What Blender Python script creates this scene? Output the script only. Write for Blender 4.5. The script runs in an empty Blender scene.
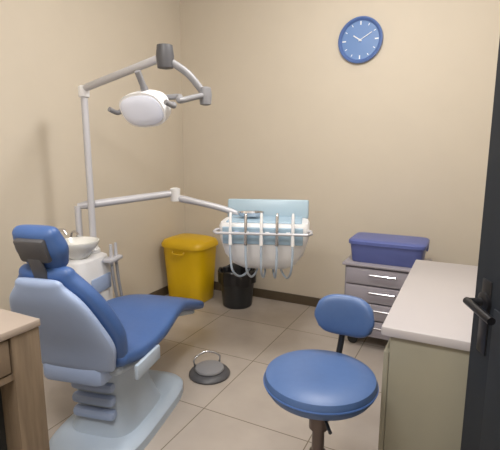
import bpy, bmesh, math, random
from mathutils import Vector, Matrix
random.seed(4)
R = math.radians
C = bpy.context.scene.collection
SC = bpy.context.scene

# ------------------------------------------------------------------ camera, world, lights, exposure
TH = R(27)                                   # the room is turned 27 degrees to the camera
U = Vector((math.cos(TH), -math.sin(TH), 0)) # along the clock wall, to the right
V = Vector((math.sin(TH), math.cos(TH), 0))  # along the side walls, away from the camera
def uv(u, v, z=0.0): return U*u + V*v + Vector((0, 0, z))
ROOMROT = -TH

cam = bpy.data.cameras.new('camera'); cam.lens = 30.96; cam.sensor_width = 36
co = bpy.data.objects.new('camera', cam); C.objects.link(co)
co.location = (0, 0, 1.4); co.rotation_euler = (R(80), 0, 0)
SC.camera = co
w = bpy.data.worlds.new('world'); SC.world = w; w.use_nodes = True
w.node_tree.nodes['Background'].inputs[0].default_value = (1.0, .97, .93, 1)
w.node_tree.nodes['Background'].inputs[1].default_value = .25
def area(name, loc, sx, sy, power, col, rz=ROOMROT):
    l = bpy.data.lights.new(name, 'AREA'); l.shape = 'RECTANGLE'; l.size = sx; l.size_y = sy
    l.energy = power; l.color = col
    o = bpy.data.objects.new(name, l); C.objects.link(o); o.location = loc; o.rotation_euler = (0, 0, rz)
def bulb(name, loc, power, col, rad=.16):   # globe ceiling lamps
    l = bpy.data.lights.new(name, 'POINT'); l.energy = power; l.color = col; l.shadow_soft_size = rad
    o = bpy.data.objects.new(name, l); C.objects.link(o); o.location = loc
bulb('ceiling_lamp_light', uv(-.62, 1.95, 2.60), 46, (1, .985, .975))
area('ceiling_lamp_light', uv(-.65, .05, 2.78), 1.2, .55, 42, (1, .985, .975))
SC.view_settings.view_transform = 'Standard'; SC.view_settings.look = 'None'
SC.view_settings.gamma = 1; SC.view_settings.exposure = 0.37
SC.view_settings.use_curve_mapping = False

# ------------------------------------------------------------------ materials
def lin(c):
    c = c/255.0
    return c/12.92 if c <= .04045 else ((c+.055)/1.055)**2.4
def rgb(r, g, b): return (lin(r), lin(g), lin(b), 1)
def mat(name, col, rough=.5, metal=0.0, noise=.0, scale=30, bump=0.0, coat=0.0, trans=0.0, spec=.5):
    m = bpy.data.materials.new(name); m.use_nodes = True
    nt = m.node_tree; p = nt.nodes['Principled BSDF']
    p.inputs['Base Color'].default_value = col; p.inputs['Roughness'].default_value = rough
    p.inputs['Metallic'].default_value = metal; p.inputs['Coat Weight'].default_value = coat
    p.inputs['Transmission Weight'].default_value = trans
    p.inputs['Specular IOR Level'].default_value = spec
    tc = nt.nodes.new('ShaderNodeTexCoord'); n = nt.nodes.new('ShaderNodeTexNoise')
    n.inputs['Scale'].default_value = scale; n.inputs['Detail'].default_value = 4
    nt.links.new(tc.outputs['Object'], n.inputs['Vector'])
    mx = nt.nodes.new('ShaderNodeMix'); mx.data_type = 'RGBA'
    mx.inputs[6].default_value = col
    mx.inputs[7].default_value = (col[0]*(1-noise), col[1]*(1-noise), col[2]*(1-noise), 1)
    nt.links.new(n.outputs['Fac'], mx.inputs[0]); nt.links.new(mx.outputs[2], p.inputs['Base Color'])
    if bump:
        b = nt.nodes.new('ShaderNodeBump'); b.inputs['Strength'].default_value = bump; b.inputs['Distance'].default_value = .01
        nt.links.new(n.outputs['Fac'], b.inputs['Height']); nt.links.new(b.outputs['Normal'], p.inputs['Normal'])
    return m
def wood(name, c1, c2, rough=.45):
    m = mat(name, c1, rough); nt = m.node_tree; p = nt.nodes['Principled BSDF']
    tc = nt.nodes.new('ShaderNodeTexCoord'); mp = nt.nodes.new('ShaderNodeMapping')
    mp.inputs['Scale'].default_value = (18, 18, 1.6)
    n = nt.nodes.new('ShaderNodeTexNoise'); n.inputs['Scale'].default_value = 3; n.inputs['Detail'].default_value = 6
    r = nt.nodes.new('ShaderNodeValToRGB'); r.color_ramp.elements[0].color = c1; r.color_ramp.elements[1].color = c2
    r.color_ramp.elements[0].position = .35; r.color_ramp.elements[1].position = .68
    nt.links.new(tc.outputs['Object'], mp.inputs[0]); nt.links.new(mp.outputs[0], n.inputs['Vector'])
    nt.links.new(n.outputs['Fac'], r.inputs[0]); nt.links.new(r.outputs[0], p.inputs['Base Color'])
    return m
def tiles(name, c1, c2, grout, size=.6):
    m = mat(name, c1, .22); nt = m.node_tree; p = nt.nodes['Principled BSDF']
    tc = nt.nodes.new('ShaderNodeTexCoord'); b = nt.nodes.new('ShaderNodeTexBrick')
    b.offset = 0; b.inputs['Scale'].default_value = 1; b.inputs['Brick Width'].default_value = size; b.inputs['Row Height'].default_value = size
    b.inputs['Mortar Size'].default_value = .003; b.inputs['Color1'].default_value = c1; b.inputs['Color2'].default_value = c2; b.inputs['Mortar'].default_value = grout
    n = nt.nodes.new('ShaderNodeTexNoise'); n.inputs['Scale'].default_value = 5; n.inputs['Detail'].default_value = 6
    mx = nt.nodes.new('ShaderNodeMix'); mx.data_type = 'RGBA'; mx.blend_type = 'MULTIPLY'; mx.inputs[0].default_value = .25
    nt.links.new(tc.outputs['Object'], b.inputs['Vector']); nt.links.new(tc.outputs['Object'], n.inputs['Vector'])
    nt.links.new(b.outputs['Color'], mx.inputs[6]); nt.links.new(n.outputs['Fac'], mx.inputs[7])
    nt.links.new(mx.outputs[2], p.inputs['Base Color'])
    return m
M = dict(
    wall=mat('cream_wall_paint', rgb(206, 196, 180), .75, noise=.05, scale=6, bump=.02),
    ceil=mat('ceiling_paint', rgb(232, 228, 220), .9),
    floor=tiles('beige_floor_tiles', rgb(182, 172, 163), rgb(176, 166, 157), rgb(128, 118, 106)),
    base=mat('dark_brown_skirting', rgb(92, 80, 64), .4, noise=.2, scale=20),
    door=mat('charcoal_door_paint', rgb(34, 39, 46), .6, noise=.15, scale=14, bump=.02, spec=.3),
    frame=mat('grey_door_frame', rgb(80, 80, 80), .5),
    black_metal=mat('black_metal', rgb(28, 28, 32), .35, .3),
    blue=mat('blue_vinyl', rgb(66, 98, 154), .42, noise=.12, scale=40, bump=.03),
    blue2=mat('stool_blue_vinyl', rgb(74, 102, 150), .42, noise=.12, scale=40, bump=.03),
    shell=mat('pale_grey_blue_plastic', rgb(158, 176, 210), .4, noise=.05),
    shell2=mat('pale_blue_white_plastic', rgb(172, 186, 202), .35, noise=.04),
    white=mat('white_plastic', rgb(228, 228, 230), .3, noise=.03),
    lens=mat('bluish_lamp_lens', rgb(226, 232, 250), .12, coat=.6),
    grey=mat('grey_plastic', rgb(132, 132, 136), .4, noise=.06),
    dgrey=mat('dark_grey_plastic', rgb(78, 78, 82), .45, noise=.08),
    lgrey=mat('light_grey_metal', rgb(190, 190, 196), .35, .1),
    chrome=mat('chrome', rgb(205, 205, 210), .15, 1.0),
    colm=mat('brown_grey_metal', rgb(104, 92, 88), .3, .4),
    ceram=mat('white_ceramic', rgb(226, 226, 222), .12, coat=.5),
    cyan=mat('pale_cyan_mat', rgb(156, 182, 202), .4, noise=.03),
    cyan2=mat('pale_blue_panel', rgb(158, 180, 194), .3),
    yellow=mat('yellow_plastic', rgb(218, 178, 10), .4, noise=.08, scale=8),
    yellow2=mat('yellow_lid_plastic', rgb(212, 172, 14), .4, noise=.08, scale=8),
    black=mat('black_plastic', rgb(36, 38, 42), .4, noise=.2, scale=12),
    bag=mat('black_bag_film', rgb(24, 24, 27), .3, bump=.3, scale=18),
    top=mat('white_laminate', rgb(176, 171, 172), .3, noise=.03, scale=9),
    tan=mat('tan_grey_laminate', rgb(140, 136, 120), .5, noise=.08, scale=12),
    tan2=mat('tan_grey_plinth', rgb(100, 96, 84), .5),
    violet=mat('violet_blue_plastic', rgb(94, 106, 168), .4, noise=.08, scale=20),
    violet2=mat('dark_violet_lid', rgb(88, 100, 162), .4, noise=.08, scale=20),
    trolley=mat('grey_trolley_paint', rgb(146, 141, 150), .4, noise=.05),
    trolley2=mat('grey_drawer_paint', rgb(154, 149, 158), .4, noise=.05),
    wood=wood('brown_wood_laminate', rgb(124, 108, 90), rgb(104, 90, 74)),
    beige=mat('pinkish_beige_top', rgb(160, 147, 136), .4, noise=.06),
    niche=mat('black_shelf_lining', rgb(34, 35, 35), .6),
    clock=mat('blue_clock_face', rgb(96, 130, 182), .4),
    clockrim=mat('blue_clock_rim', rgb(84, 112, 170), .3, coat=.3),
    mark=mat('white_clock_marks', rgb(232, 234, 238), .4),
    rubber=mat('black_rubber', rgb(26, 26, 26), .7),
)

# ------------------------------------------------------------------ mesh helpers
def B(): return bmesh.new()
def obj(name, bm, m, parent=None, smooth=True, loc=None, rz=None):
    bmesh.ops.recalc_face_normals(bm, faces=bm.faces[:])
    me = bpy.data.meshes.new(name); bm.to_mesh(me); bm.free(); me.materials.append(m)
    if smooth:
        for p in me.polygons: p.use_smooth = True
        me.set_sharp_from_angle(angle=R(38))
    o = bpy.data.objects.new(name, me); C.objects.link(o)
    if parent: o.parent = parent
    if loc is not None: o.location = loc
    if rz is not None: o.rotation_euler = (0, 0, rz)
    return o
def tag(o, label, cat, group=None):
    o['label'] = label; o['category'] = cat
    if group: o['group'] = group
    return o
def thing(name, label, cat, loc=(0, 0, 0), rz=0, group=None):
    o = bpy.data.objects.new(name, None); C.objects.link(o); o.empty_display_size = .1
    o.location = loc; o.rotation_euler = (0, 0, rz)
    return tag(o, label, cat, group)
def struct(name, bm, m, parent=None, smooth=False, loc=None, rz=None):
    o = obj(name, bm, m, parent, smooth, loc, rz)
    if not parent: o['kind'] = 'structure'
    return o
def box(bm, c, s, bev=0.0, rot=None, seg=2):
    mtx = Matrix.Translation(Vector(c))
    if rot is not None: mtx = mtx @ rot
    r = bmesh.ops.create_cube(bm, size=1, matrix=mtx @ Matrix.Diagonal((s[0], s[1], s[2], 1)))
    if bev > 0:
        es = list({e for v in r['verts'] for e in v.link_edges})
        bmesh.ops.bevel(bm, geom=es, offset=min(bev, min(s)*.49), segments=seg, affect='EDGES', profile=.5)
    return bm
def loft(bm, rings, cap=True):
    vs = [[bm.verts.new(p) for p in r] for r in rings]
    n = len(rings[0])
    for a, b in zip(vs, vs[1:]):
        for i in range(n): bm.faces.new((a[i], a[(i+1) % n], b[(i+1) % n], b[i]))
    if cap: bm.faces.new(vs[0][::-1]); bm.faces.new(vs[-1])
    return bm
def lathe(bm, prof, c=(0, 0, 0), seg=32, mtx=None, cap=True, sx=1, sy=1):
    rings = []
    for r, z in prof:
        ring = []
        for i in range(seg):
            t = 2*math.pi*i/seg; p = Vector((r*math.cos(t)*sx, r*math.sin(t)*sy, z))
            if mtx is not None: p = mtx @ p
            ring.append(p + Vector(c))
        rings.append(ring)
    return loft(bm, rings, cap)
def cr(pts, n):
    P = [Vector(p) for p in pts]; P = [P[0]*2-P[1]] + P + [P[-1]*2-P[-2]]; out = []
    for i in range(1, len(P)-2):
        for k in range(n):
            t = k/n; a, b, c, d = P[i-1:i+3]
            out.append(.5*((2*b)+(c-a)*t+(2*a-5*b+4*c-d)*t*t+(-a+3*b-3*c+d)*t**3))
    out.append(P[-2]); return out
def tube(bm, pts, r, seg=12, smooth=0):
    P = cr(pts, smooth) if smooth else [Vector(p) for p in pts]
    rings = []; N = None
    for i, p in enumerate(P):
        t = (P[min(i+1, len(P)-1)] - P[max(i-1, 0)]).normalized()
        if N is None:
            N = t.orthogonal().normalized()
        else:
            N = (N - t*N.dot(t)).normalized()
        bt = t.cross(N)
        rr = r[min(i, len(r)-1)] if isinstance(r, (list, tuple)) else r
        rings.append([p + (N*math.cos(2*math.pi*k/seg) + bt*math.sin(2*math.pi*k/seg))*rr for k in range(seg)])
    return loft(bm, rings)
def superring(c, e1, e2, n=3.2, seg=32):
    out = []
    for k in range(seg):
        t = 2*math.pi*k/seg; a, b = math.cos(t), math.sin(t)
        out.append(c + e1*math.copysign(abs(a)**(2/n), a) + e2*math.copysign(abs(b)**(2/n), b))
    return out
def cushion(bm, path, n=3.2, sub=6, end=.03, off=0.0):
    """path: (x, z, half width, half thickness) in the XZ plane, width along Y"""
    P = cr([Vector((a, b, c)) for a, b, c, d in path], sub); T = cr([Vector((d, 0, 0)) for a, b, c, d in path], sub)
    pts = [Vector((p.x, 0, p.y)) for p in P]; wd = [p.z for p in P]; th = [t.x for t in T]
    tg = [(pts[min(i+1, len(pts)-1)] - pts[max(i-1, 0)]).normalized() for i in range(len(pts))]
    rings = []
    def ring(i, shift, k):
        nrm = Vector((-tg[i].z, 0, tg[i].x))
        rings.append(superring(pts[i] + tg[i]*shift + nrm*off, Vector((0, wd[i] - end*(1-k), 0)), nrm*th[i]*max(k, .05), n))
    for a in (90, 72, 54, 36, 18): ring(0, -end*math.sin(R(a)), math.cos(R(a)))
    for i in range(len(pts)): ring(i, 0, 1)
    for a in (18, 36, 54, 72, 90): ring(len(pts)-1, end*math.sin(R(a)), math.cos(R(a)))
    return loft(bm, rings)

# ------------------------------------------------------------------ room
UL, UR, VB, VN, H = -2.56, .40, 3.566, -.70, 2.85
def rbox(bm, u0, u1, v0, v1, z0, z1, bev=0): return box(bm, ((u0+u1)/2, (v0+v1)/2, (z0+z1)/2), (u1-u0, v1-v0, z1-z0), bev)
struct('floor', rbox(B(), UL-.1, UR+.1, VN-.1, VB+.1, -.1, 0), M['floor'], rz=ROOMROT)
struct('ceiling', rbox(B(), UL-.1, UR+.1, VN-.1, VB+.1, H, H+.1), M['ceil'], rz=ROOMROT)
struct('wall_back', rbox(B(), UL-.1, UR+.1, VB, VB+.1, 0, H), M['wall'], rz=ROOMROT)
struct('wall_left', rbox(B(), UL-.1, UL, VN, VB, 0, H), M['wall'], rz=ROOMROT)
struct('wall_near', rbox(B(), UL-.1, UR+.1, VN-.1, VN, 0, H), M['wall'], rz=ROOMROT)
DV0, DV1 = .50, 1.37
b = B(); rbox(b, UR, UR+.1, VN, DV0, 0, H); rbox(b, UR, UR+.1, DV1, VB, 0, H); rbox(b, UR, UR+.1, DV0, DV1, 2.14, H)
struct('wall_right', b, M['wall'], rz=ROOMROT)
struct('baseboard_back', rbox(B(), UL, UR, VB-.014, VB, 0, .085, .003), M['base'], rz=ROOMROT)
struct('baseboard_left', rbox(B(), UL, UL+.014, VN, VB-.014, 0, .085, .003), M['base'], rz=ROOMROT)
b = B(); rbox(b, UR-.012, UR+.11, DV0, DV0+.03, 0, 2.14); rbox(b, UR-.012, UR+.11, DV1-.03, DV1, 0, 2.14); rbox(b, UR-.012, UR+.11, DV0, DV1, 2.10, 2.14)
struct('trim_1', b, M['frame'], rz=ROOMROT)

# open dark door leaf at the right edge: hinged on the right wall, swung into the room
hinge = uv(UR-.02, DV0+.06); free = Vector((.636, 1.125, 0)); d = free - hinge; L = d.length
drz = math.atan2(d.y, d.x)
leaf = struct('door_1', box(B(), (L/2, 0, 1.05), (L, .042, 2.08), .003), M['door'], loc=hinge, rz=drz)
tag(leaf, 'charcoal door leaf standing open at the right edge, beside the white counter', 'door')
b = B()
for zz in (.62, 1.58):
    box(b, (L/2, .022, zz), (L-.22, .006, .78), .003)
obj('panel', b, M['door'], leaf)
b = B(); tube(b, [(L-.065, .02, 1.01), (L-.065, .066, 1.01)], .011); lathe(b, [(.027, 0), (.027, .01), (.02, .014)], (L-.065, .021, 1.01), 24, Matrix.Rotation(R(-90), 3, 'X'))
tube(b, [(L-.055, .066, 1.01), (L-.10, .068, 1.01), (L-.185, .066, 1.006)], .010, smooth=4)
box(b, (L-.065, .0225, .97), (.045, .006, .2), .003)
h = obj('door_handle', b, M['black_metal'], leaf); h['label'] = 'black lever handle'
b = B(); box(b, (L+.001, 0, 1.0), (.003, .022, .2), .001); obj('lock_plate', b, M['chrome'], leaf)

# ------------------------------------------------------------------ counter along the right wall
CU, CV0, CV1, CH = -.235, 1.45, 2.48, .80
ct = thing('counter_cabinet', 'tan grey floor cabinet under the white counter top by the dark door', 'cabinet', uv((CU+UR)/2, (CV0+CV1)/2), ROOMROT)
cw, cl = UR-CU-.004, CV1-CV0
obj('body', box(B(), (.012, 0, (.08+CH-.035)/2), (cw-.036, cl-.03, CH-.035-.08), .004), M['tan'], ct)
obj('plinth', box(B(), (.03, 0, .04), (cw-.09, cl-.08, .08), .002), M['tan2'], ct)
for k in range(2):
    y = -cl/4 + k*cl/2
    dr = obj('door', box(B(), (-cw/2+.021, y, .40), (.018, cl/2-.024, .61), .003), M['tan'], ct)
    b = B(); yy = y + (.2 if k == 0 else -.2)
    tube(b, [(-cw/2+.014, yy, .55), (-cw/2-.008, yy, .55), (-cw/2-.008, yy, .65), (-cw/2+.014, yy, .65)], .005, 8)
    obj('handle', b, M['chrome'], dr)
tp = obj('worktop', box(B(), (0, 0, CH-.0175), (cw, cl, .035), .008), M['top'], None, loc=uv((CU+UR)/2, (CV0+CV1)/2), rz=ROOMROT)
tag(tp, 'white laminate counter top on the tan cabinet, partly behind the dark door', 'countertop')

# ------------------------------------------------------------------ wall clock
cu = Vector((.866, 3.56, 0)).dot(U)
ck = thing('wall_clock', 'round blue wall clock high on the cream wall', 'clock', uv(cu, VB-.002, 2.235), ROOMROT); ck.scale = (.93, 1, .93)
rx = Matrix.Rotation(R(90), 3, 'X')
obj('rim', lathe(B(), [(.155, 0), (.178, 0), (.186, .012), (.184, .032), (.172, .038), (.160, .030), (.155, .022)], (0, 0, 0), 56, rx, False), M['clockrim'], ck)
obj('face', lathe(B(), [(.166, .002), (.166, .018)], (0, 0, 0), 56, rx), M['clock'], ck)
for k in range(12):
    a = 2*math.pi*k/12; q = k % 3 == 0; b = B()
    box(b, (.135*math.sin(a), -.0185, .135*math.cos(a)), (.010 if q else .006, .003, .03 if q else .018), 0, Matrix.Rotation(a, 4, 'Y'))
    obj('hour_mark', b, M['mark'], ck)
def hand(nm, ang, ln, wd, off):
    b = B(); a = R(ang); box(b, (math.sin(a)*(ln/2-.015), -off, math.cos(a)*(ln/2-.015)), (wd, .003, ln), .001, Matrix.Rotation(a, 4, 'Y')); obj(nm, b, M['mark'], ck)
hand('hour_hand', 305, .085, .009, .0215); hand('minute_hand', 60, .125, .006, .025)
obj('hub', lathe(B(), [(.009, .018), (.009, .028), (.005, .031)], (0, 0, 0), 20, rx), M['mark'], ck)

# ------------------------------------------------------------------ dental chair (X local = towards the feet)
AX = Vector((.25, .968, 0)).normalized(); ca = math.atan2(AX.y, AX.x)
ch = thing('dental_chair', 'blue dental chair with pale grey back shell, facing away towards the corner', 'dental chair', (-.685, 2.016, 0), ca)
seat = [(-.25, .515, .235, .05), (-.12, .492, .25, .052), (.08, .492, .25, .05), (.26, .515, .235, .048), (.44, .495, .205, .045), (.62, .435, .185, .042), (.84, .355, .165, .036)]
obj('seat', cushion(B(), seat, 3.4, 6, .035), M['blue'], ch)
under = [(-.24, .455, .20, .04), (-.05, .432, .21, .045), (.12, .434, .20, .045), (.30, .452, .17, .04), (.48, .43, .15, .035), (.62, .385, .14, .03), (.78, .325, .12, .022)]
obj('seat_shell', cushion(B(), under, 3, 6, .03), M['shell2'], ch)
back = [(-.255, .545, .23, .045), (-.285, .64, .24, .05), (-.335, .75, .22, .048), (-.385, .85, .18, .042), (-.415, .925, .12, .036)]
obj('backrest', cushion(B(), back, 3.4, 6, .035), M['blue'], ch)
bshell = [(-.30, .50, .20, .035), (-.335, .60, .225, .034), (-.385, .71, .205, .032), (-.435, .82, .165, .028), (-.462, .89, .105, .022)]
obj('back_shell', cushion(B(), bshell, 3, 6, .03), M['shell'], ch)['label'] = 'pale grey blue rear shell of the backrest'
hr = obj('headrest', cushion(B(), [(-.405, .975, .085, .04), (-.43, 1.03, .105, .046), (-.455, 1.09, .095, .038)], 3, 6, .03), M['blue'], ch)
b = B(); box(b, (-.452, 0, .935), (.014, .06, .14), .005, Matrix.Rotation(R(-20), 4, 'Y')); box(b, (-.478, 0, 1.03), (.03, .13, .10), .012, Matrix.Rotation(R(-22), 4, 'Y'))
obj('headrest_bracket', b, M['dgrey'], ch)
# hinge block, lift column and base
b = B(); box(b, (-.27, 0, .46), (.12, .30, .12), .03); obj('back_hinge', b, M['shell'], ch)
b = B(); rings = []
for z, xw, yw, xo in ((.07, .22, .17, .02), (.12, .20, .155, .015), (.22, .17, .135, .0), (.32, .17, .14, -.01), (.41, .20, .16, -.02)):
    rings.append(superring(Vector((xo, 0, z)), Vector((xw, 0, 0)), Vector((0, yw, 0)), 4, 40))
loft(b, rings); obj('lift_column', b, M['shell2'], ch)
b = B(); rings = []
for z, xw, yw in ((0, .40, .23), (.045, .40, .23), (.062, .385, .215), (.072, .34, .18)):
    rings.append(superring(Vector((.06, 0, z)), Vector((xw, 0, 0)), Vector((0, yw, 0)), 4, 48))
loft(b, rings); obj('base', b, M['shell2'], ch)
b = B()
for i in range(3): box(b, (-.18, 0, .18 + i*.07), (.05, .22, .05), .02)
obj('bellows_cover', b, M['shell'], ch)
b = B(); tube(b, [(-.26, .25, .50), (-.20, .30, .52), (-.17, .315, .62), (-.14, .315, .665)], .016, 12, 6); obj('armrest_bracket', b, M['lgrey'], ch)
b = B(); loft(b, [superring(Vector((x, .315, .69)), Vector((0, wy, 0)), Vector((0, 0, wz)), 3, 20) for x, wy, wz in ((-.25, .012, .008), (-.24, .028, .018), (-.18, .034, .022), (.04, .032, .022), (.09, .026, .017), (.10, .010, .007))])
obj('armrest', b, M['dgrey'], ch)
b = B(); box(b, (-.12, -.255, .44), (.22, .02, .07), .008); obj('side_trim', b, M['shell2'], ch)

# foot control on the floor beneath the leg rest
fc = thing('foot_control', 'dark grey foot pedal with a wire handle on the floor beside the chair base', 'foot pedal', (-.255, 2.51, 0), R(20))
obj('pedal_base', lathe(B(), [(.125, 0), (.13, .012), (.12, .026), (.10, .034)], (0, 0, 0), 40), M['dgrey'], fc)
obj('pedal_disc', lathe(B(), [(.085, .034), (.092, .042), (.088, .052), (.06, .058)], (0, 0, 0), 40), M['grey'], fc)
obj('bail_handle', tube(B(), [(-.08, .06, .03), (-.08, .06, .09), (0, .075, .12), (.08, .06, .09), (.08, .06, .03)], .006, 10, 6), M['chrome'], fc)

# ------------------------------------------------------------------ cuspidor unit
UP = Vector((-1.085, 2.66, 0))
cu_ = thing('cuspidor_unit', 'white cuspidor cabinet with a ceramic spittoon bowl behind the chair back', 'cuspidor', UP, ca)
b = B(); rings = []
for z, xw, yw in ((.03, .16, .13), (.06, .175, .145), (.45, .175, .145), (.66, .17, .14), (.72, .155, .125), (.735, .13, .10)):
    rings.append(superring(Vector((0, 0, z)), Vector((xw, 0, 0)), Vector((0, yw, 0)), 5, 44))
loft(b, rings); obj('cabinet', b, M['white'], cu_)
obj('plinth', box(B(), (0, 0, .018), (.28, .22, .036), .004), M['dgrey'], cu_)
BX = Vector((-.062, -.035, 0))
obj('bowl', lathe(B(), [(.03, .73), (.05, .735), (.085, .765), (.118, .81), (.132, .835), (.132, .845), (.122, .845), (.105, .815), (.07, .775), (.02, .762)], BX, 44), M['ceram'], cu_)
fl = obj('cup_filler', tube(B(), [(-.10, .085, .70), (-.10, .085, .86), (-.10, .075, .905), (-.10, .03, .915), (-.10, .005, .89)], .010, 12, 6), M['chrome'], cu_)
obj('rinse_spout', tube(B(), [(.045, .085, .70), (.045, .085, .85), (.04, .05, .88), (.02, .01, .86)], .007, 10, 6), M['chrome'], cu_)
b = B(); box(b, (.0, -.149, .56), (.2, .012, .10), .006); obj('control_panel', b, M['shell'], cu_)
b = B(); box(b, (.10, -.175, .70), (.14, .07, .028), .010); obj('suction_holder', b, M['lgrey'], cu_)
for k in range(2):
    x = .075 + k*.055
    b = B(); tube(b, [(x, -.18, .80), (x, -.18, .67)], [.009, .013], 12); sp = obj('suction_tip', b, M['lgrey'], cu_)
    obj('suction_hose', tube(B(), [(x, -.18, .68), (x, -.19, .55), (x+.01, -.21, .32), (x-.04, -.19, .22), (x-.07, -.135, .30)], .010, 10, 8), M['grey'], sp)

# ------------------------------------------------------------------ dental lamp on its pole
LP = Vector((-1.02, 2.742, .736))
def rel(p): return Vector(p) - LP
lp = thing('dental_lamp', 'dental operating lamp with white lens on a jointed arm above the chair', 'lamp', LP)
poleT = rel((-1.055, 2.66, 1.74)); poleT.x = 0.0; poleT.y = 0.0
obj('pole', tube(B(), [(0, 0, 0), (0, 0, 1.01)], .021, 20), M['lgrey'], lp)
obj('pole_collar', lathe(B(), [(.04, 0), (.04, .02), (.028, .035), (.024, .06)], (0, 0, 0), 28), M['white'], lp)
jt = Vector((0, 0, 1.01))
obj('pole_joint', lathe(B(), [(.02, -.035), (.032, -.03), (.034, .03), (.02, .038)], jt, 24), M['white'], lp)
elbow = rel((-.413, 2.20, 1.845))
e0 = jt + Vector((0, 0, .02))
obj('spring_arm', tube(B(), [e0, e0.lerp(elbow, .06), e0.lerp(elbow, .94), elbow], [.014, .022, .020, .014], 16), M['lgrey'], lp)
obj('elbow_joint', lathe(B(), [(.012, -.06), (.038, -.055), (.044, 0), (.038, .05), (.012, .055)], elbow, 28), M['dgrey'], lp)
HC = rel((-.495, 2.15, 1.602)); PV = rel((-.222, 2.22, 1.665))            # head pivot
obj('drop_arm', tube(B(), [elbow + Vector((0, 0, -.01)), elbow.lerp(PV, .5) + Vector((.01, 0, .012)), PV], [.020, .020, .018, .018], 14, 6), M['grey'], lp)
obj('pivot_joint', lathe(B(), [(.012, -.05), (.028, -.045), (.032, 0), (.028, .035), (.012, .04)], PV, 24), M['grey'], lp)
# head frame: lens looks down, left and towards the camera
fz = Vector((-.50, -.72, -.48)).normalized(); fx = Vector((.78, -.62, 0)).normalized(); fy = fz.cross(fx).normalized(); fx = fy.cross(fz)
HM = Matrix((fx, fy, fz)).transposed()
def hp(x, y, z): return HC + HM @ Vector((x, y, z))
b = B(); rings = []
for z, s in ((-.075, .30), (-.07, .45), (-.045, .72), (-.01, .93), (.02, 1.0), (.045, 1.0)):
    rings.append(superring(hp(0, 0, z), HM @ Vector((.15*s, 0, 0)), HM @ Vector((0, .085*s, 0)), 2.6, 44))
hd = obj('lamp_head', loft(b, rings), M['white'], lp)
b = B(); rings = [superring(hp(0, 0, z), HM @ Vector((.137*s, 0, 0)), HM @ Vector((0, .074*s, 0)), 2.6, 44) for z, s in ((.035, 1), (.05, 1), (.058, .85), (.062, .5))]
obj('lens', loft(b, rings), M['lens'], hd)
yoke = tube(B(), [PV, PV.lerp(hp(.20, 0, -.02), .5) + Vector((.0, .01, .004)), hp(.19, 0, -.03), hp(.14, 0, -.085), hp(.0, 0, -.10), hp(-.04, 0, -.07)], .014, 12, 6)
obj('yoke', yoke, M['grey'], lp)
for s in (-1, 1):
    hb = B(); tube(hb, [hp(s*.155, 0, .005), hp(s*.185, 0, .01), hp(s*.20, .0, .03), hp(s*.20, .035, .065)], [.010, .013, .014, .012], 14, 5); obj('handle', hb, M['grey'], lp)
obj('switch_grip', tube(B(), [hp(.03, .07, .0), hp(.05, .12, .015), hp(.06, .175, .02)], [.014, .018, .018, .015], 14, 4), M['grey'], lp)

# ------------------------------------------------------------------ delivery unit on a swing arm
DP = UP + Vector((-.033, .108, 0))
def rd(x, y, z): return Vector((x, y, z)) - DP - Vector((0, 0, .736))
dv = thing('delivery_unit', 'pale blue dental delivery tray with hanging handpieces on a swing arm', 'dental delivery unit', DP + Vector((0, 0, .736)))
obj('pivot_post', tube(B(), [(0, 0, 0), (0, 0, .30)], .021, 18), M['lgrey'], dv)
k1 = rd(-.52, 2.98, 1.10); k0 = Vector((0, 0, .30)); k2 = rd(.09, 2.96, .90)
obj('swing_arm', tube(B(), [k0, k0.lerp(k1, .08), k0.lerp(k1, .92), k1], [.018, .026, .024, .018], 16), M['lgrey'], dv)
obj('arm_joint', lathe(B(), [(.015, -.06), (.034, -.055), (.036, .03), (.015, .038)], k1, 24), M['white'], dv)
obj('balance_arm', tube(B(), [k1 + Vector((0, 0, -.03)), k1.lerp(k2, .5) + Vector((0, 0, .0)), k2], [.022, .026, .022], 16, 4), M['lgrey'], dv)
DR = Matrix.Rotation(R(-8), 4, 'Z'); DC = rd(.10, 2.78, 0)
def hd_(x, y, z): return DC + (DR @ Vector((x, y, z - .035)))
def dbox(bm, c, s, bev, rx_=0): return box(bm, hd_(*c), s, bev, DR @ Matrix.Rotation(R(rx_), 4, 'X'), 3)
# body: a shell that narrows towards its underside
b = B(); rings = []
for z, xw, yw, yo in ((.665, .15, .09, .03), (.70, .205, .125, .015), (.77, .255, .155, .005), (.87, .285, .168, 0), (.955, .29, .172, 0), (.975, .28, .162, 0)):
    rings.append([hd_(*(p)) for p in superring(Vector((0, yo, z)), Vector((xw, 0, 0)), Vector((0, yw, 0)), 5, 48)])
loft(b, rings); obj('body', b, M['white'], dv)
pn = obj('tray_mat', dbox(B(), (0, .02, .979), (.48, .26, .010), .005), M['cyan'], dv)
b = B(); dbox(b, (0, .165, 1.03), (.56, .035, .13), .012, -12); bs = obj('instrument_rail', b, M['cyan2'], dv)
b = B(); dbox(b, (0, -.172, .905), (.50, .014, .11), .006, 6); cp = obj('control_panel', b, M['cyan'], dv)
for k in range(6):
    obj('button', dbox(B(), (-.16 + k*.064, -.181, .925), (.026, .008, .018), .003, 6), M['white'] if k % 2 else M['shell'], cp)
obj('grip_bar', tube(B(), [hd_(.262, -.10, .93), hd_(.30, -.12, .93), hd_(.30, -.20, .93), hd_(.28, -.235, .93), hd_(-.28, -.235, .93), hd_(-.30, -.20, .93), hd_(-.30, -.12, .93), hd_(-.262, -.10, .93)], .009, 10), M['lgrey'], dv)
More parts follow.
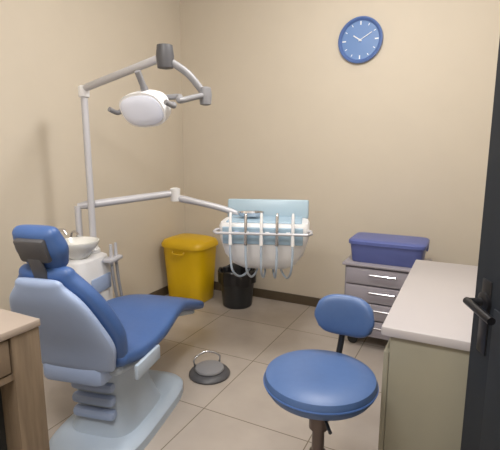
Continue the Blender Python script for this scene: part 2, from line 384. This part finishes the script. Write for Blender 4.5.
for k in range(5):
    x = -.19 + k*.095
    hdp = B(); tube(hdp, [hd_(x, -.215, 1.055), hd_(x, -.222, 1.04), hd_(x, -.232, .95), hd_(x, -.236, .86)], [.006, .009, .010, .012], 12); q = obj('handpiece', hdp, M['chrome'] if k % 2 else M['white'], dv)
    obj('hose', tube(B(), [hd_(x, -.236, .865), hd_(x, -.235, .79), hd_(x*.95, -.215, .69), hd_(x*.8, -.10, .62), hd_(x*.6, .0, .63), hd_(x*.5, .03, .68)], .007, 10, 7), M['shell2'], q)
# small things lying on the tray
ib = obj('kidney_dish', lathe(B(), [(.06, 0), (.075, .004), (.09, .028), (.093, .030), (.086, .028), (.07, .008)], DP + Vector((0, 0, .736)) + hd_(-.10, .03, .995), 36, None, True, 1.0, .6), M['chrome'])
tag(ib, 'shiny steel dish on the pale blue delivery tray', 'dish')

# ------------------------------------------------------------------ bins in the corner
yb = thing('pedal_bin', 'yellow plastic waste bin with a lid in the room corner', 'bin', (-.56, 3.93, 0), ROOMROT)
b = B(); loft(b, [superring(Vector((0, 0, z)), Vector((xw, 0, 0)), Vector((0, yw, 0)), 4, 40) for z, xw, yw in ((0, .18, .15), (.02, .19, .158), (.28, .207, .172), (.50, .222, .185), (.515, .228, .19))])
obj('tub', b, M['yellow'], yb)
b = B(); loft(b, [superring(Vector((0, 0, z)), Vector((xw, 0, 0)), Vector((0, yw, 0)), 4, 40) for z, xw, yw in ((.517, .238, .20), (.545, .238, .20), (.575, .22, .18), (.60, .15, .12), (.607, .05, .04))])
obj('lid', b, M['yellow2'], yb)
obj('pedal', box(B(), (0, -.185, .03), (.11, .07, .018), .006), M['black'], yb)
obj('grip', tube(B(), [(-.06, -.185, .49), (-.05, -.205, .47), (.05, -.205, .47), (.06, -.185, .49)], .007, 8, 4), M['yellow2'], yb)
bb = thing('waste_basket', 'round black waste basket beside the yellow bin', 'bin', (-.115, 3.75, 0), ROOMROT); bb.scale = (1.12, 1.12, 1.1)
obj('tub', lathe(B(), [(.11, 0), (.118, .008), (.142, .27), (.148, .285), (.148, .295), (.138, .295), (.128, .20), (.108, .02)], (0, 0, 0), 40), M['black'], bb)
b = B(); prof = []
for r, z in ((.151, .20), (.153, .26), (.154, .298), (.146, .308), (.136, .298), (.128, .22)):
    prof.append([Vector(((r + .004*math.sin(7*t) + .003*math.sin(13*t+1))*math.cos(t), (r + .004*math.sin(7*t) + .003*math.sin(13*t+1))*math.sin(t), z + .010*math.sin(5*t+z*9))) for t in [2*math.pi*i/64 for i in range(64)]])
loft(b, prof, False); obj('bin_liner', b, M['bag'], bb)

# ------------------------------------------------------------------ trolley behind the counter end
TP = Vector((.985, 2.98, 0))
tr = thing('drawer_trolley', 'grey drawer trolley by the back wall beyond the counter end', 'trolley', TP, ROOMROT)
TW, TD, TZ = .53, .36, .60
obj('body', box(B(), (0, .01, (.09+TZ)/2), (TW, TD-.02, TZ-.09), .008), M['trolley'], tr)
obj('top', box(B(), (0, 0, TZ+.008), (TW+.03, TD+.03, .02), .008), M['trolley2'], tr)
for k in range(4):
    z = .155 + k*.125
    dd = obj('drawer', box(B(), (0, -TD/2+.004, z), (TW-.03, .018, .115), .005), M['trolley2'], tr)
    obj('handle', tube(B(), [(-.09, -TD/2-.003, z+.02), (-.085, -TD/2-.026, z+.02), (.085, -TD/2-.026, z+.02), (.09, -TD/2-.003, z+.02)], .005, 8), M['chrome'], dd)
for sx in (-1, 1):
    for sy in (-1, 1):
        b = B(); lathe(b, [(.032, -.011), (.036, -.007), (.036, .007), (.032, .011)], (sx*.20, sy*.13+.01, .036), 24, rx); c_ = obj('caster', b, M['rubber'], tr)
        obj('caster_fork', box(B(), (sx*.20, sy*.13+.01, .078), (.03, .04, .03), .006), M['grey'], c_)
sb = thing('storage_box', 'violet blue storage box with lid on the grey drawer trolley', 'box', TP + Vector((0, 0, TZ+.018)), ROOMROT)
b = B(); loft(b, [superring(Vector((0, 0, z)), Vector((xw, 0, 0)), Vector((0, yw, 0)), 9, 44) for z, xw, yw in ((0, .225, .135), (.008, .232, .142), (.12, .246, .154), (.13, .25, .157))])
obj('tub', b, M['violet'], sb)
b = B(); loft(b, [superring(Vector((0, 0, z)), Vector((xw, 0, 0)), Vector((0, yw, 0)), 9, 44) for z, xw, yw in ((.131, .258, .165), (.152, .258, .165), (.160, .25, .157), (.164, .215, .125))])
obj('lid', b, M['violet2'], sb)
for s in (-1, 1):
    obj('latch', box(B(), (s*.256, 0, .125), (.012, .08, .05), .005), M['violet2'], sb)

# ------------------------------------------------------------------ operator stool in the foreground
SP = Vector((.244, 1.385, 0)); SH = .640
st = thing('operator_stool', 'round blue swivel stool with a small blue backrest in front of the counter', 'stool', SP, ROOMROT)
obj('seat', lathe(B(), [(.02, SH-.075), (.15, SH-.075), (.180, SH-.068), (.192, SH-.05), (.195, SH-.03), (.189, SH-.012), (.168, SH-.002), (.11, SH+.004), (.05, SH), (.01, SH-.002)], (0, 0, 0), 56), M['blue2'], st)
b = B(); tube(b, [(.1948*math.cos(t), .1948*math.sin(t), SH-.036) for t in [2*math.pi*i/56 for i in range(57)]], .0035, 6); obj('piping', b, M['blue'], st)
obj('seat_plate', lathe(B(), [(.10, SH-.095), (.115, SH-.09), (.115, SH-.0755)], (0, 0, 0), 32), M['black'], st)
obj('gas_column', lathe(B(), [(.03, .08), (.03, .33), (.022, .335), (.022, .42), (.034, .425), (.036, SH-.09)], (0, 0, 0), 28), M['colm'], st)
obj('height_lever', tube(B(), [(.0, -.03, SH-.10), (.05, -.10, SH-.105), (.09, -.17, SH-.10)], .006, 10, 4), M['black'], st)
obj('back_bracket', tube(B(), [(0, .09, SH-.09), (0, .175, SH-.092), (0, .222, SH-.06), (.01, .236, SH+.02), (.02, .232, .775)], .012, 12, 6), M['black'], st)
b = B(); rings = []
for i in range(15):
    t = -1 + 2*i/14; a = t*R(36); rr = .19
    hz = .080*math.sqrt(max(.02, 1-abs(t)**3.2)); tk = .024*math.sqrt(max(.03, 1-abs(t)**5))
    n_ = Vector((math.sin(a), math.cos(a), 0))
    rings.append(superring(Vector((.03, .02, .775)) + n_*rr, n_*tk, Vector((0, 0, hz)), 2.8, 28))
obj('backrest', loft(b, rings), M['blue2'], st)
for k in range(5):
    a = 2*math.pi*k/5 + .3; dx, dy = math.cos(a), math.sin(a)
    lg = obj('leg', tube(B(), [(dx*.02, dy*.02, .105), (dx*.14, dy*.14, .09), (dx*.25, dy*.25, .066)], [.024, .02, .014], 12, 4), M['black'], st)
    b = B(); lathe(b, [(.02, -.012), (.027, -.008), (.027, .008), (.02, .012)], (dx*.25, dy*.25, .027), 20, Matrix.Rotation(a, 3, 'Z') @ rx); obj('caster', b, M['rubber'], lg)

# ------------------------------------------------------------------ side cabinet cut by the left edge
KU0, KU1, KV0, KV1, KH = -1.62, -1.12, .30, .80, .90
kb = thing('side_cabinet', 'brown wooden side cabinet with pinkish beige top at the left edge', 'cabinet', uv((KU0+KU1)/2, (KV0+KV1)/2), ROOMROT)
kw, kd = KU1-KU0, KV1-KV0
b = B()
box(b, (0, kd/2-.045, .45), (kw, .09, .85), .003); box(b, (0, -kd/2+.011, .45), (kw, .022, .85), .003)
box(b, (-kw/2+.011, 0, .45), (.022, kd-.05, .85), 0); box(b, (0, 0, .06), (kw-.01, kd-.05, .07), 0); box(b, (0, 0, .755), (kw-.01, kd-.05, .02), 0)
obj('carcass', b, M['wood'], kb)
obj('top', box(B(), (0, 0, KH-.0125), (kw+.01, kd+.01, .025), .006), M['beige'], kb)
dd = obj('drawer', box(B(), (kw/2-.012, -.034, .82), (.02, kd-.125, .10), .003), M['wood'], kb)
obj('handle', tube(B(), [(kw/2, -.1, .82), (kw/2+.022, -.095, .82), (kw/2+.022, .035, .82), (kw/2, .04, .82)], .005, 8), M['chrome'], dd)
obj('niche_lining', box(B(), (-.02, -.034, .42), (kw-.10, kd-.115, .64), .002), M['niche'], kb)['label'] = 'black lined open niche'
